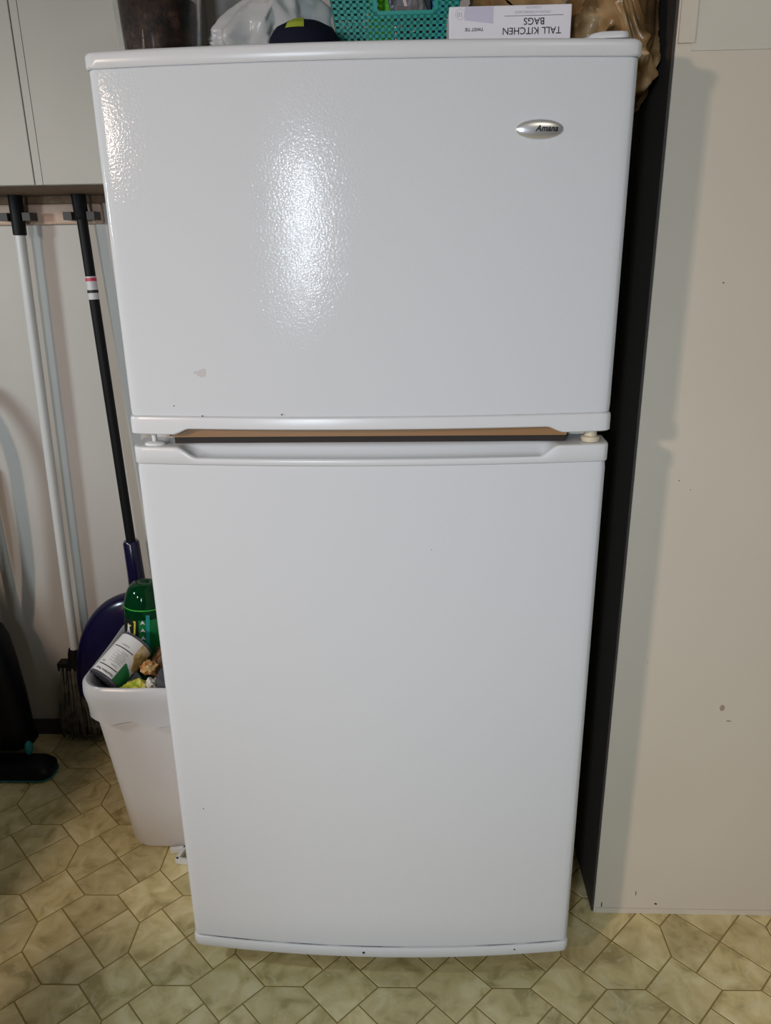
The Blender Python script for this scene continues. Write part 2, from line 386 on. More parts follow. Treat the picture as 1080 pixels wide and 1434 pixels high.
fb(MB().lathe([(.004,1.093),(.004,1.111)], 10).xf(Matrix.Translation((-.345,.018,0))), 'hinge_pin', m_trim, dpo)
fb(MB().lathe([(.003,1.100),(.003,1.108)], 8).xf(Matrix.Translation((-.320,.026,0))), 'screw', m_black, dpo)
# badge
bx_, bz_ = .2435, 1.5315; yb_ = yfront(bx_, XW); tl = math.atan(2*BUL*bx_/XW**2)
def bad(p):
    return Vector((p.x*.0328, -max(0, p.y)*.0052-.0003*(p.y > -.1), p.z*.0125))
v, f = blob(4, lambda p: Vector((p.x*.0328, (-.0056*p.y if p.y > 0 else -.001*p.y), p.z*.0126)))
MBAD = Matrix.Translation((bx_, yb_-.0004, bz_)) @ Matrix.Rotation(tl, 4, 'Z')
badge = fb(MB().add(v, f).xf(MBAD), 'badge', m_chrome, smooth=True); badge['label'] = 'oval chrome maker badge'
v, f = text_mesh('Amana', .0108, .32, .00022, space=1.02)
def onbadge(p, lift=.0009):
    x = p.x+.0085; z = p.y+.0002; r = 1-(x/.0328)**2-(z/.0126)**2
    return Vector((x, -.0056*math.sqrt(max(r, 0))-lift, z))
# finer lettering follows the dome of the badge
fb(MB().add([onbadge(p) for p in v], f).xf(MBAD), 'badge_lettering', m_ink, badge)

# ------------------------------------------------------------------ wall cabinet at the left
cab = tag(empty('wall_cabinet', (-.85, .61, 1.508)), 'cream wall cabinet hanging above the mop and dustpan', 'cabinet')
CO = Vector((-.85, .61, 1.508))
def cb(mb, name, mat, parent=None, **k): mb.v = [p-CO for p in mb.v]; return mb.build(name, mat, cab if parent is None else parent, **k)
cb(MB().box(-1.30,-.385,.470,.779,1.512,2.30), 'cabinet_body', m_cab)
cb(MB().box(-1.29,-.415,.478,.775,1.5085,1.513), 'underside', m_particle)
cb(MB().box(-.6755,-.6610,.4515,.472,1.5085,2.30), 'centre_stile', m_cab)
bev(cb(MB().box(-1.295,-.6768,.450,.4705,1.508,2.29), 'door', m_cab), .0015)
bev(cb(MB().box(-.6597,-.387,.450,.4705,1.508,2.29), 'door', m_cab), .0015)
cb(MB().box(-.678,-.658,.462,.4708,1.509,2.288), 'door_gap_shade', m_cabdark)  # dark strip paints the shade between the two doors

# ------------------------------------------------------------------ broom rail
rail = tag(empty('broom_rail', (-.95,.779,1.465)), 'pinkish tan broom rail on the wall under the cream cabinet', 'rack')
RO = Vector((-.95,.779,1.465))
def rb(mb, name, mat, parent=None, **k): mb.v = [p-RO for p in mb.v]; return mb.build(name, mat, rail if parent is None else parent, **k)
bev(rb(MB().box(-1.28,-.670,.762,.7795,1.444,1.490), 'rail_board', m_rail), .004)
for x in (-.861, -.708):
    rb(MB().box(x-.038,x-.018,.722,.763,1.452,1.470), 'clip', m_clip); rb(MB().box(x+.018,x+.036,.722,.763,1.452,1.470), 'clip', m_clip)
bev(rb(MB().box(-1.28,-.655,.765,.7795,1.4905,1.5075), 'backing_board', m_particle), .001)
rb(MB().tube([(-.682,.7612,1.464),(-.682,.764,1.464)], .0055, 12), 'screw_hole', m_black)

# ------------------------------------------------------------------ mop
m_pole = bump(M('white_enamel_pole', (.62,.63,.63), .35), 60, .05)
m_mop = mottle(M('grey_mop_yarn', (.2,.19,.17), .95), 40, [(.3,(.06,.058,.05)),(.7,(.13,.125,.11))])
mop = tag(empty('string_mop', (-.91,.72,0)), 'string mop with a white pole and black grip hanging head down', 'mop')
MO = Vector((-.91,.72,0))
def mp(mb, name, mat, parent=None, **k): mb.v = [p-MO for p in mb.v]; return mb.build(name, mat, mop if parent is None else parent, **k)
def mpos(z): t = (1.53-z)/(1.53-.30); return Vector((-.858-.036*t, .735, z))
mp(MB().tube([mpos(1.44), mpos(.9), mpos(.29)], .0122, 16), 'pole', m_pole, smooth=50)
mp(MB().tube([mpos(1.55), mpos(1.545), mpos(1.52), mpos(1.422), mpos(1.42)], [.010,.0155,.0165,.0155,.013], 16), 'grip', m_black, smooth=50)
h0 = mpos(.285)
mp(MB().tube([mpos(.315), mpos(.30), mpos(.262)], [.017,.020,.024], 16).box(h0.x-.052,h0.x+.048,.722,.752,.248,.272), 'mop_clamp', m_black, smooth=40)
mb = MB()
for k in range(110):
    x0 = h0.x+random.uniform(-.044,.040); y0 = .737+random.uniform(-.014,.014); x1 = h0.x+(x0-h0.x)*random.uniform(1.2,1.75); y1 = max(.726, min(.768, .735+(y0-.737)*random.uniform(1,2.6))); zb = random.uniform(.012,.07)
    P = [(x0,y0,.258),(x0*.7+x1*.3+random.uniform(-.004,.004),y0*.6+y1*.4,.19),(x1+random.uniform(-.007,.007),y1,.10),(x1+random.uniform(-.006,.006),y1+random.uniform(-.004,.002),zb)]
    mb.tube(spline(P, 3), .0034, 5)
tag(mp(mb, 'mop_strands', m_mop, smooth=True), kind='stuff')

# ------------------------------------------------------------------ long-handled dustpan
m_purple = M('dark_purple_plastic', (.007,.005,.034), .2, spec=.55)
dpan = tag(empty('lobby_dustpan', (-.72,.72,.15)), 'dark purple dustpan on a long black pole behind the bin', 'dustpan')
DO = Vector((-.72,.72,.15))
def dq(mb, name, mat, parent=None, **k): mb.v = [p-DO for p in mb.v]; return mb.build(name, mat, dpan if parent is None else parent, **k)
def dpos(z): t = (1.53-z)/(1.53-.64); return Vector((-.708+.030*t, .733-.030*t, z))
pole = dq(MB().tube([dpos(1.47), dpos(1.0), dpos(.60)], .0122, 16), 'pole', m_black, smooth=50)
dq(MB().tube([dpos(1.55), dpos(1.545), dpos(1.52), dpos(1.458), dpos(1.453)], [.010,.016,.017,.016,.013], 16), 'grip', m_black, smooth=50)
dq(MB().tube([dpos(1.325), dpos(1.272)], .0127, 16), 'sticker', M('white_sticker', (.62,.62,.64), .4), pole, smooth=50)
dq(MB().tube([dpos(1.322), dpos(1.314)], .0129, 16), 'sticker_band', M('red_print', (.55,.05,.10), .4), pole, smooth=50)
dq(MB().tube([dpos(1.294), dpos(1.287)], .0129, 16), 'sticker_band', m_ink, pole, smooth=50)
d0 = dpos(.57)
sock = dq(MB().tube([dpos(.655), dpos(.65), dpos(.56), dpos(.50), dpos(.465)], [.018,.021,.022,.024,.030], 16), 'socket', m_purple, smooth=50)
OUT = [(-.705,.505),(-.735,.498),(-.775,.478),(-.815,.440),(-.848,.390),(-.868,.335),(-.880,.275),(-.885,.215),(-.882,.16),(-.70,.150),(-.52,.16),(-.515,.24),(-.525,.33),(-.555,.42),(-.60,.475),(-.645,.500),(-.675,.506)]
cx, cz = -.70, .30
rings = []
for y, s_ in ((.716,.97),(.711,1.0),(.696,1.0),(.681,.965),(.668,.88),(.658,.72),(.652,.48),(.650,.2)):
    rings.append([Vector((cx+(x-cx)*s_, y, cz+(z-cz)*s_)) for x, z in OUT])
pan = dq(MB().loft(rings), 'pan', m_purple, smooth=60)
md = pan.modifiers.new('s', 'SUBSURF'); md.levels = 2; md.render_levels = 2

# ------------------------------------------------------------------ vacuum cleaner
m_vac = M('black_vacuum_plastic', (.005,.006,.010), .4, spec=.25); m_teal = M('teal_plastic', (.02,.22,.24), .3)
vac = tag(empty('upright_vacuum', (-1.15,.64,0)), 'black upright vacuum cleaner with teal trim standing by the wall', 'vacuum cleaner')
VO = Vector((-1.15,.64,0))
def vq(mb, name, mat, parent=None, **k): mb.v = [p-VO for p in mb.v]; return mb.build(name, mat, vac if parent is None else parent, **k)
foot = vq(MB().loft([rrect(-1.125,.586,.192,.039,.03,.006),rrect(-1.125,.586,.195,.042,.03,.012),rrect(-1.125,.587,.194,.041,.03,.030),rrect(-1.13,.590,.18,.034,.025,.042),rrect(-1.14,.592,.15,.024,.02,.047)]), 'nozzle', m_vac, smooth=50)
vq(MB().loft([rrect(-1.125,.586,.1965,.0435,.03,.0075),rrect(-1.125,.586,.1965,.0435,.03,.0105)]), 'teal_bumper', m_teal, foot)
v, f = blob(3, lambda p: Vector((-1.008+p.x*.011, .610+p.y*.014, .070+p.z*.022))); vq(MB().add(v, f), 'teal_lamp', m_teal, foot, smooth=True)
vb = vq(MB().loft([rrect(-1.152+dx, .668, hx, hy, min(hx,hy)*.8, z, 6) for dx, hx, hy, z in ((.0,.135,.050,.055),(.0,.125,.055,.10),(.0,.122,.055,.20),(-.002,.116,.055,.30),(-.006,.110,.053,.38),(-.010,.102,.05,.41),(-.014,.085,.042,.43),(-.02,.060,.035,.445))]), 'body', m_vac, smooth=50)
vq(MB().tube([(-1.16,.69,.42),(-1.155,.70,.75),(-1.135,.705,1.00),(-1.14,.70,1.05),(-1.17,.69,1.07)], [.022,.016,.016,.016,.014], 12), 'handle', m_vac, smooth=50)
HP = spline([(-1.20,.66,.90),(-1.19,.64,1.03),(-1.14,.63,1.10),(-1.085,.63,1.04),(-1.048,.635,.93),(-1.045,.64,.78),(-1.052,.65,.60),(-1.08,.655,.44),(-1.11,.66,.33)], 14)
vq(MB().tube(HP, [.016+.0022*(k % 2) for k in range(len(HP))], 12), 'hose', m_vac, smooth=50)
vq(MB().tube([(-1.095,.70,.44),(-1.098,.705,.62),(-1.10,.71,.84),(-1.098,.712,.87)], [.018,.016,.015,.010], 10), 'crevice_wand', m_vac, smooth=50)

# ------------------------------------------------------------------ base cabinet beyond the left edge (it shades the corner)
bc = tag(empty('base_cabinet', (-1.69,-.70,0)), 'cream base cabinet with a worktop along the left wall', 'cabinet')
BO = Vector((-1.69,-.70,0))
def bq(mb, name, mat, parent=None, **k): mb.v = [p-BO for p in mb.v]; return mb.build(name, mat, bc if parent is None else parent, **k)
bq(MB().box(-1.998,-1.42,-1.60,.30,.10,.85), 'carcass', m_cab); bq(MB().box(-1.998,-1.48,-1.58,.28,.002,.10), 'plinth', m_cabdark)
for k in range(4): bev(bq(MB().box(-1.42,-1.402,-1.59+.472*k,-1.125+.472*k,.12,.855), 'door', m_cab), .003)
bev(bq(MB().box(-1.999,-1.33,-1.62,.32,.85,.88), 'worktop', M('worktop_laminate', (.30,.27,.23), .4)), .006)

isl = tag(empty('shade_island', (-.98,-1.75,0)), 'unseen cream island added to shade the lower left', 'island')  # out-of-view block added to keep light off the left floor and corner
IO = Vector((-.98,-1.75,0))
def iq(mb, name, mat, parent=None, **k): mb.v = [p-IO for p in mb.v]; return mb.build(name, mat, isl if parent is None else parent, **k)
iq(MB().box(-1.26,-.66,-2.46,-1.04,.10,.87), 'carcass', m_cab); iq(MB().box(-1.22,-.70,-2.42,-1.08,.002,.10), 'plinth', m_cabdark)
for k in range(3): bev(iq(MB().box(-.66,-.642,-2.44+.47*k,-1.98+.47*k,.12,.855), 'door', m_cab), .003)
bev(iq(MB().box(-1.29,-.62,-2.5,-1.0,.87,.91), 'worktop', M('island_laminate', (.30,.27,.23), .4)), .006)

# ------------------------------------------------------------------ waste bin with liner
m_bin = M('white_bin_plastic', (.66,.655,.67), .35); 
def thin_plastic(name, col, opac, rough=.25, tr=.35):
    mt = bpy.data.materials.new(name); mt.use_nodes = True; t = mt.node_tree; b = t.nodes['Principled BSDF']; out = t.nodes['Material Output']
    b.inputs['Base Color'].default_value = (*col,1); b.inputs['Roughness'].default_value = rough
    tl_ = t.nodes.new('ShaderNodeBsdfTranslucent'); tl_.inputs[0].default_value = (*col,1)
    tp = t.nodes.new('ShaderNodeBsdfTransparent'); m1 = t.nodes.new('ShaderNodeMixShader'); m2 = t.nodes.new('ShaderNodeMixShader')
    m1.inputs[0].default_value = tr; t.links.new(b.outputs[0], m1.inputs[1]); t.links.new(tl_.outputs[0], m1.inputs[2])
    m2.inputs[0].default_value = opac; t.links.new(tp.outputs[0], m2.inputs[1]); t.links.new(m1.outputs[0], m2.inputs[2]); t.links.new(m2.outputs[0], out.inputs[0]); return mt
m_liner = thin_plastic('white_liner_film', (.80,.81,.84), .93)
binn = tag(empty('waste_bin', (-.52,.45,0)), 'white plastic waste bin lined with a bag beside the refrigerator', 'bin')
WO = Vector((-.52,.45,0))
def wq(mb, name, mat, parent=None, **k): mb.v = [p-WO for p in mb.v]; return mb.build(name, mat, binn if parent is None else parent, **k)
def binring(t, grow=0, z=None):   # t 0 bottom .. 1 rim
    x0 = -.628+(-.674+.628)*t; x1 = -.425+(-.402+.425)*t; y0 = .312+(.282-.312)*t; y1 = .585+(.632-.585)*t
    return rrect((x0+x1)/2, (y0+y1)/2, (x1-x0)/2+grow, (y1-y0)/2+grow, .062+grow*.5, (.002+.458*t) if z is None else z, 8)
wq(MB().loft([binring(0,-.012,.002), binring(0,-.004,.003), binring(.02,.001), binring(.3), binring(.6), binring(.8), binring(1.0), binring(1.0,-.003,.462), binring(1.0,-.005,.458), binring(.5,-.004,.235), binring(.03,-.004,.02)]), 'tub', m_bin, smooth=50)
rg = []
def wav(ring, amp, fr_, dz=0, seed=0.):
    c = sum(ring, Vector())/len(ring); o = []
    for p in ring:
        a = math.atan2(p.y-c.y, p.x-c.x); d = Vector((p.x-c.x, p.y-c.y, 0)).normalized(); q = noise.noise(Vector((math.cos(a)*fr_, math.sin(a)*fr_, seed)))
        o.append(p+d*amp*q+Vector((0,0,dz*noise.noise(Vector((math.cos(a)*fr_*.8, math.sin(a)*fr_*.8, seed+5))))))
    return o
def fine(ring, k=3):
    o = []
    for i, p in enumerate(ring):
        q = ring[(i+1) % len(ring)]
        for j in range(k): o.append(p.lerp(q, j/k))
    return o
F = fine
rg = [wav(F(binring(.90,.008,.374)),.008,4,.030,1), wav(F(binring(.92,.0075,.392)),.006,4,.014,1), wav(F(binring(.95,.008,.415)),.004,3,.008,2), wav(F(binring(1.0,.010,.440)),.003,3,.004,2),
      wav(F(binring(1.0,.0085,.462)),.003,3,.004,2), wav(F(binring(1.0,.002,.470)),.002,3,.003,2), wav(F(binring(1.0,-.006,.466)),.002,3,.002,2), wav(F(binring(.9,-.010,.43)),.004,4,0,3), wav(F(binring(.7,-.012,.35)),.008,5,0,4),
      wav(F(binring(.62,-.03,.325)),.01,5,.01,4), wav(F(binring(.6,-.075,.318)),.01,5,.02,4)]
wq(MB().loft(rg, False, True), 'bin_liner', m_liner, smooth=60)

# ------------------------------------------------------------------ rubbish in the bin
def frame_to(axis, center):
    a = Vector(axis).normalized(); v = (CAM-Vector(center)).normalized(); x = (v-a*v.dot(a)).normalized(); y = a.cross(x)
    mm = Matrix((x, y, a)).transposed().to_4x4(); mm.translation = Vector(center); return mm
# tin can with a nutrition label
c0 = Vector((-.638,.338,.450)); c1 = Vector((-.572,.442,.513)); L = .116; r = .0405
can = tag(empty('food_can'), 'tin can with a white nutrition label tipped over in the bin', 'can'); can.matrix_world = frame_to(c1-c0, c0)
m_tin = M('tin', (.16,.16,.19), .35, metal=.7); m_lab = M('white_label', (.74,.74,.75), .45); m_grn = M('green_label', (.01,.16,.05), .4); m_food = mottle(M('food_print', (.5,.35,.15), .5), 60, [(.35,(.28,.20,.06)),(.5,(.55,.36,.12)),(.65,(.62,.52,.33))])
MB().lathe([(r-.004,.003),(r-.002,.001),(r,0),(r+.0012,.001),(r+.0012,.004),(r-.0005,.005),(r-.0005,L-.005),(r+.0012,L-.004),(r+.0012,L-.001),(r,L),(r-.002,L-.001),(r-.004,L-.003)], 40).build('can_body', m_tin, can, smooth=40)
NT, NZ = 96, 40; v = []; f = []; fm_ = []
for i in range(NT+1):
    th = -1.9+3.9*i/NT
    for j in range(NZ+1): v.append((r*math.cos(th)+.0004*math.cos(th), r*math.sin(th)+.0004*math.sin(th), .006+(L-.012)*j/NZ))
for i in range(NT):
    for j in range(NZ):
        a = i*(NZ+1)+j; f.append((a, a+NZ+1, a+NZ+2, a+1)); th = -1.9+3.9*(i+.5)/NT; z = .006+(L-.012)*(j+.5)/NZ; k = 0
        if th > .22 and z < .054-.018*(th-.22): k = 1
        elif th > .30 and z > .050 and z > .078-.06*(th-.30): k = 2
        elif th > 1.1: k = 1
        fm_.append(k)
lab = mesh_obj('label', v, f, None, can, True, mats=[m_lab, m_grn, m_food], fm=fm_)
mb = MB()
def wrap(p, th0, z0): th = th0-p.x/r; return Vector(((r+.0008)*math.cos(th), (r+.0008)*math.sin(th), z0-p.y))
def ltext(s, size, th0, z0, off=0): v, f = text_mesh(s, size, 0, off); mb.add([wrap(p, th0, z0) for p in v], f)
def rule(z, t0, t1, h):
    N = 10; A = [(t0+(t1-t0)*k/N, z-h/2) for k in range(N+1)]+[(t0+(t1-t0)*k/N, z+h/2) for k in range(N+1)]
    mb.add([((r+.0008)*math.cos(t), (r+.0008)*math.sin(t), zz) for t, zz in A], [(k, k+1, N+2+k, N+1+k) for k in range(N)])
ltext('Nutrition Facts', .0080, -.46, .0125, .00015); rule(.0245,-1.1,.18,.0022); ltext('Calories', .005, -.18, .0325); ltext('110', .006, -.92, .0325, .0001)
for k in range(5): rule(.040+.0065*k, -.70, .18, .0005); ltext(['Total Fat 1g','Sodium 400mg','Total Carb 21g','Fiber 5g','Protein 7g'][k], .0036, -.15, .043+.0065*k)
rule(.0765,-1.1,.24,.0022); ltext('INGREDIENTS', .0036, -.45, .085)
mb.build('label_text', m_ink, lab)
# green bottle
gb0 = Vector((-.598,.508,.405)); gax = Vector((.06,.05,1.0))
bot = tag(empty('soda_bottle'), 'green plastic soda bottle standing up out of the rubbish', 'bottle'); bot.matrix_world = frame_to(gax, gb0)
m_green = M('green_bottle_plastic', (.003,.11,.03), .08, trans=.7, ior=1.3); br = .0505
MB().lathe([(.0135,-.072),(.0135,-.055),(.018,-.040),(.034,-.012),(br-.006,.012),(br,.032),(br,.150),(br-.0005,.160),(br-.002,.172),(br-.006,.188),(br-.012,.202),(br-.022,.213),(.016,.217),(.008,.212)], 40).build('bottle_body', m_green, bot, smooth=50)
MB().lathe([(br+.0002,.1575),(br+.0008,.159),(br+.0002,.1605)], 40, False, False).build('shoulder_ring', M('bright_green_ring', (.05,.45,.05), .25), bot, smooth=True)
MB().lathe([(.0145,-.078),(.0155,-.076),(.0155,-.058),(.0145,-.056)], 24).build('cap', M('green_cap', (.01,.2,.05), .4), bot, smooth=40)
def wrapb(mb, th0, th1, z0, z1, rr): 
    N = 14; A = [(th0+(th1-th0)*k/N, z) for z in (z0, z1) for k in range(N+1)]
    mb.add([(rr*math.cos(t), rr*math.sin(t), z) for t, z in A], [(k, k+1, N+2+k, N+1+k) for k in range(N)]); return mb
lb = wrapb(MB(), -1.9, -.35, .04, .135, br+.0006).build('label', M('black_label', (.012,.02,.014), .3), bot, smooth=True)
wrapb(MB(), -.35, 1.6, .04, .135, br+.0006).build('label', M('green_film_label', (.012,.20,.05), .22), bot, smooth=True)
def stroke(mb, P, wd, rr):
    for (t0, z0), (t1, z1) in zip(P[:-1], P[1:]):
        d = Vector(((t1-t0)*rr, z1-z0)); nrm = Vector((-d.y, d.x)).normalized()*wd/2; q = []
        for (t, z), s_ in (((t0,z0),1),((t1,z1),1),((t1,z1),-1),((t0,z0),-1)): q.append((rr*math.cos(t+s_*nrm.x/rr), rr*math.sin(t+s_*nrm.x/rr), z+s_*nrm.y))
        mb.add(q, [(0,1,2,3)])
    return mb
stroke(MB(), [(-.60,.080),(-.52,.132),(-.86,.116)], .0046, br+.0012).build('letter_outline', M('yellow_ink', (.62,.60,.10), .4), lb)
stroke(MB(), [(-1.02,.080),(-.92,.122),(-.78,.080)], .0038, br+.0012).build('letter', M('white_ink', (.75,.75,.75), .4), lb)
mt_ = M('teal_print', (.02,.35,.33), .35)
stroke(MB(), [(.04,.060),(.08,.148)], .009, br+.001).build('printed_band', mt_, bot)
for z in (.128,.108,.088): 
    t0 = -.16; MB().add([((br+.0014)*math.cos(t), (br+.0014)*math.sin(t), zz) for t, zz in ((t0-.12,z-.004),(t0-.05,z+.003),(t0,z+.007),(t0+.05,z+.003),(t0+.12,z-.004),(t0,z-.001))], [(0,1,2,3,4,5)]).build('printed_fleck', m_lab, bot)
def crumple(name, loc, sx, sy, sz, mat, label, cat, seed, amp=.45, fr_=2.2, n=3, flat=None, smooth=False, rot=(0,0,0), group=None):
    def fn(p):
        q = p.copy(); a = noise.noise(q*fr_+Vector((seed,0,0))); b = abs(noise.noise(q*fr_*2.1+Vector((0,seed,0)))); k = 1+amp*a-amp*.8*b
        v = Vector((q.x*sx, q.y*sy, q.z*sz))*k
        if flat is not None: v.z = max(v.z, flat)
        return v
    v, f = blob(n, fn); o = mesh_obj(name, v, f, mat, None, smooth); o.location = loc; o.rotation_euler = rot; return tag(o, label, cat, group)
m_paper = mottle(M('brown_wrapper', (.2,.1,.04), .6), 30, [(.35,(.07,.035,.015)),(.55,(.22,.11,.04)),(.7,(.45,.30,.14))])
crumple('paper_wrapper', (-.510,.430,.440), .055,.060,.055, m_paper, 'crumpled dark brown wrapper heaped in the bin under the green bottle', 'wrapper', 3)
crumple('snack_packet', (-.556,.318,.440), .034,.024,.030, mottle(M('yellow_packet', (.5,.5,.05), .35), 40, [(.4,(.30,.36,.02)),(.55,(.62,.58,.08)),(.7,(.70,.68,.45))]), 'small yellow-green packet at the front rim of the bin', 'packet', 11)
crumple('tissue', (-.524,.322,.440), .022,.02,.028, M('tissue', (.66,.64,.58), .9), 'small white tissue between the yellow packet and the grey cup', 'tissue', 17)
crumple('fruit_peel', (-.540,.362,.475), .020,.018,.016, mottle(M('peel', (.5,.25,.06), .6), 50, [(.4,(.35,.12,.02)),(.6,(.65,.45,.20))]), 'small orange peel scrap above the yellow packet', 'peel', 23)
cup = tag(empty('grey_cup', (-.486,.346,.400), (.24,.15,0)), 'dark grey cup upside down at the right of the bin', 'cup')
MB().lathe([(.043,0),(.044,.003),(.041,.005),(.034,.075),(.031,.082),(.020,.084)], 28).build('cup_body', M('grey_cup_plastic', (.065,.065,.08), .4), cup, smooth=40)
MB().lathe([(.0445,.0),(.0462,.002),(.0445,.005)], 28, False, False).build('cup_rim', M('grey_rim', (.10,.10,.12), .35), cup, smooth=True)

# ------------------------------------------------------------------ loose plastic bracket on the floor
br_ = MB()
for a, b in (((0,0),(.03,.006)),((.03,.006),(.022,-.032)),((.022,-.032),(.062,-.038))):
    A = Vector((*a,0)); B = Vector((*b,0)); d = (B-A).normalized(); nn = Vector((-d.y,d.x,0))*.0045; A -= d*.004; B += d*.004
    br_.loft([[A+nn, A-nn, B-nn, B+nn], [p+Vector((0,0,.014)) for p in (A+nn, A-nn, B-nn, B+nn)]])
o = br_.build('plastic_bracket', m_trim); o.location = (-.515,.298,.0018); bev(o, .0015); tag(o, 'small white zigzag plastic bracket on the floor beside the bin', 'bracket')

# ------------------------------------------------------------------ things on top of the refrigerator
ZT = 1.6325
# see-through canister
jar = tag(empty('canister', (-.330,.215,ZT)), 'clear plastic canister of dark brown food at the left on the refrigerator', 'canister')
m_clear = M('clear_plastic', (.9,.9,.9), .05, trans=1, ior=1.25)
jp = [(.055,0),(.0575,.004),(.059,.03),(.063,.09),(.066,.14),(.067,.175)]
jp = [(q+.003, z) for q, z in jp]
MB().lathe(jp+[(.0645,.175),(.0635,.14),(.0605,.09),(.0565,.03),(.053,.005)], 48).build('canister_wall', m_clear, jar, smooth=50)
MB().lathe([(.030,.0065),(.052,.0065),(.0545,.03),(.0585,.09),(.060,.115),(.045,.125),(.02,.120)], 32).build('contents', mottle(bump(M('dark_brown_food', (.05,.03,.02), .5), 120, .6, .004), 55, [(.35,(.012,.008,.006)),(.55,(.05,.025,.018)),(.72,(.14,.07,.05))]), jar, smooth=True)
MB().lathe([(.067,.172),(.071,.173),(.071,.195),(.068,.199),(.03,.200)], 40).build('lid', M('dark_lid', (.05,.04,.035), .4), jar, smooth=40)
# plastic bag
m_bag = thin_plastic('white_bag_film', (.86,.88,.89), .84, .22, .35)
def bagfn(p):
    a = noise.noise(p*1.3+Vector((3,0,1))); b = abs(noise.noise(Vector((p.x*2.6,p.y*1.2,p.z*1.4))+Vector((0,5,2)))); c = abs(noise.noise(Vector((p.x*2.2,p.y*3,p.z*4.5))+Vector((1,2,9)))); k = 1.08+.25*a-.36*b-.13*c
    v = Vector((p.x*.104, p.y*.075, p.z*.090))*k
    if v.x < -.015: v.z = v.z*(1-.60*min(1, (-v.x-.015)/.075))-.008; v.y -= .5*(-v.x-.015)
    v.z += .02*(v.x > .02)
    v.z = max(v.z, -.068 if v.x < .015 else -.068); return v
v, f = blob(5, bagfn); o = mesh_obj('plastic_bag', v, f, m_bag, None, True); o.location = (-.176,.300,ZT+.070); tag(o, 'crumpled translucent white plastic bag lying on the refrigerator', 'bag')
# dark cap with a lime band
hat = tag(empty('cap_hat', (-.090,.142,ZT)), 'dark navy cloth cap with a lime panel beside the teal basket', 'cap')
m_navy = M('navy_cloth', (.005,.007,.018), .8, spec=.2); m_lime = M('lime_cloth', (.30,.38,.03), .8)
MB().lathe([(.070,0),(.070,.04),(.066,.065),(.055,.083),(.036,.094),(.012,.099)], 32).xf(Matrix.Diagonal((.80,.92,.70,1))).build('crown', m_navy, hat, smooth=50)
mb = MB(); rr = [(.0640,.072),(.0562,.0835),(.0375,.0955),(.022,.0985)]
mb.loft([[Vector((q*math.cos(a)*.8, q*math.sin(a)*.92, z*.7)) for a in [PI*1.36+k*.07 for k in range(9)]]+[Vector((q*.98*math.cos(a)*.8, q*.98*math.sin(a)*.92, z*.7)) for a in [PI*1.36+k*.07 for k in range(8,-1,-1)]] for q, z in rr])
mb.build('lime_panel', m_lime, hat)
mb = MB(); mb.loft([[Vector((x*.7, -.045-y*.55, z)) for x, y in [(.062*math.cos(a), .05*math.sin(a)) for a in [PI*k/14 for k in range(15)]]] for z in (.006,.011)]); mb.build('brim', m_navy, hat)
# teal basket
bas = tag(empty('teal_basket', (.045,.29,ZT)), 'teal perforated plastic basket in the middle of the refrigerator top', 'basket')
m_bas = M('teal_basket_plastic', (.006,.25,.215), .4, spec=.3)
HB = .165; bw0, bw1, bd0, bd1 = .082, .110, .085, .115
def basket():
    mb = MB(); rows = 18; th = .0022
    def quad(a, b, c, d, nrm):
        o_ = [p-nrm*th for p in (a, b, c, d)]; mb.loft([[a, b, c, d], o_])
    for side in range(4):
        cols = 19 if side % 2 == 0 else 20
        def pt(u, v, side=side):
            hw = bw0+(bw1-bw0)*v; hd = bd0+(bd1-bd0)*v; s_ = -1+2*u
            return [Vector((s_*hw, -hd, v*HB)), Vector((hw, s_*hd, v*HB)), Vector((-s_*hw, hd, v*HB)), Vector((-hw, -s_*hd, v*HB))][side]
        nrm = [Vector((0,-1,0)), Vector((1,0,0)), Vector((0,1,0)), Vector((-1,0,0))][side]
        def inhandle(u, v): return side in (0, 2) and .36 < u < .80 and .56 < v < .88
        for j in range(rows):                         # horizontal strands
            v0 = .06+.88*j/rows; v1 = v0+.88/rows*.58
            for i in range(cols):
                u0, u1 = i/cols, (i+1)/cols
                if inhandle((u0+u1)/2, (v0+v1)/2): continue
                quad(pt(u0,v0), pt(u1,v0), pt(u1,v1), pt(u0,v1), nrm)
        for i in range(cols+1):                       # vertical strands
            u0 = max(0, i/cols-.24/cols); u1 = min(1, i/cols+.24/cols)
            for j in range(rows):
                v0 = .06+.88*j/rows; v1 = v0+.88/rows
                if inhandle((u0+u1)/2, (v0+v1)/2): continue
                quad(pt(u0,v0), pt(u1,v0), pt(u1,v1), pt(u0,v1), nrm*.7)
        quad(pt(0,0), pt(1,0), pt(1,.065), pt(0,.065), nrm); quad(pt(0,.93), pt(1,.93), pt(1,1), pt(0,1), nrm)
        if side in (0, 2):
            for u0, u1, v0, v1 in ((.33,.36,.53,.93),(.80,.83,.53,.93),(.33,.83,.53,.56),(.33,.83,.88,.93)): quad(pt(u0,v0)+nrm*.001, pt(u1,v0)+nrm*.001, pt(u1,v1)+nrm*.001, pt(u0,v1)+nrm*.001, nrm)
    return mb
bw = basket().build('lattice_wall', m_bas, bas)
MB().box(-bw0,bw0,-bd0,bd0,.001,.004).build('base', m_bas, bas)
R1 = rrect(0,0,bw1+.004,bd1+.004,.012,HB); R0 = rrect(0,0,bw1-.003,bd1-.003,.008,HB)
MB().loft([R0, [p+Vector((0,0,.004)) for p in R0], [p+Vector((0,0,.004)) for p in R1], [p-Vector((0,0,.006)) for p in R1]], False, False).build('rim', m_bas, bas)
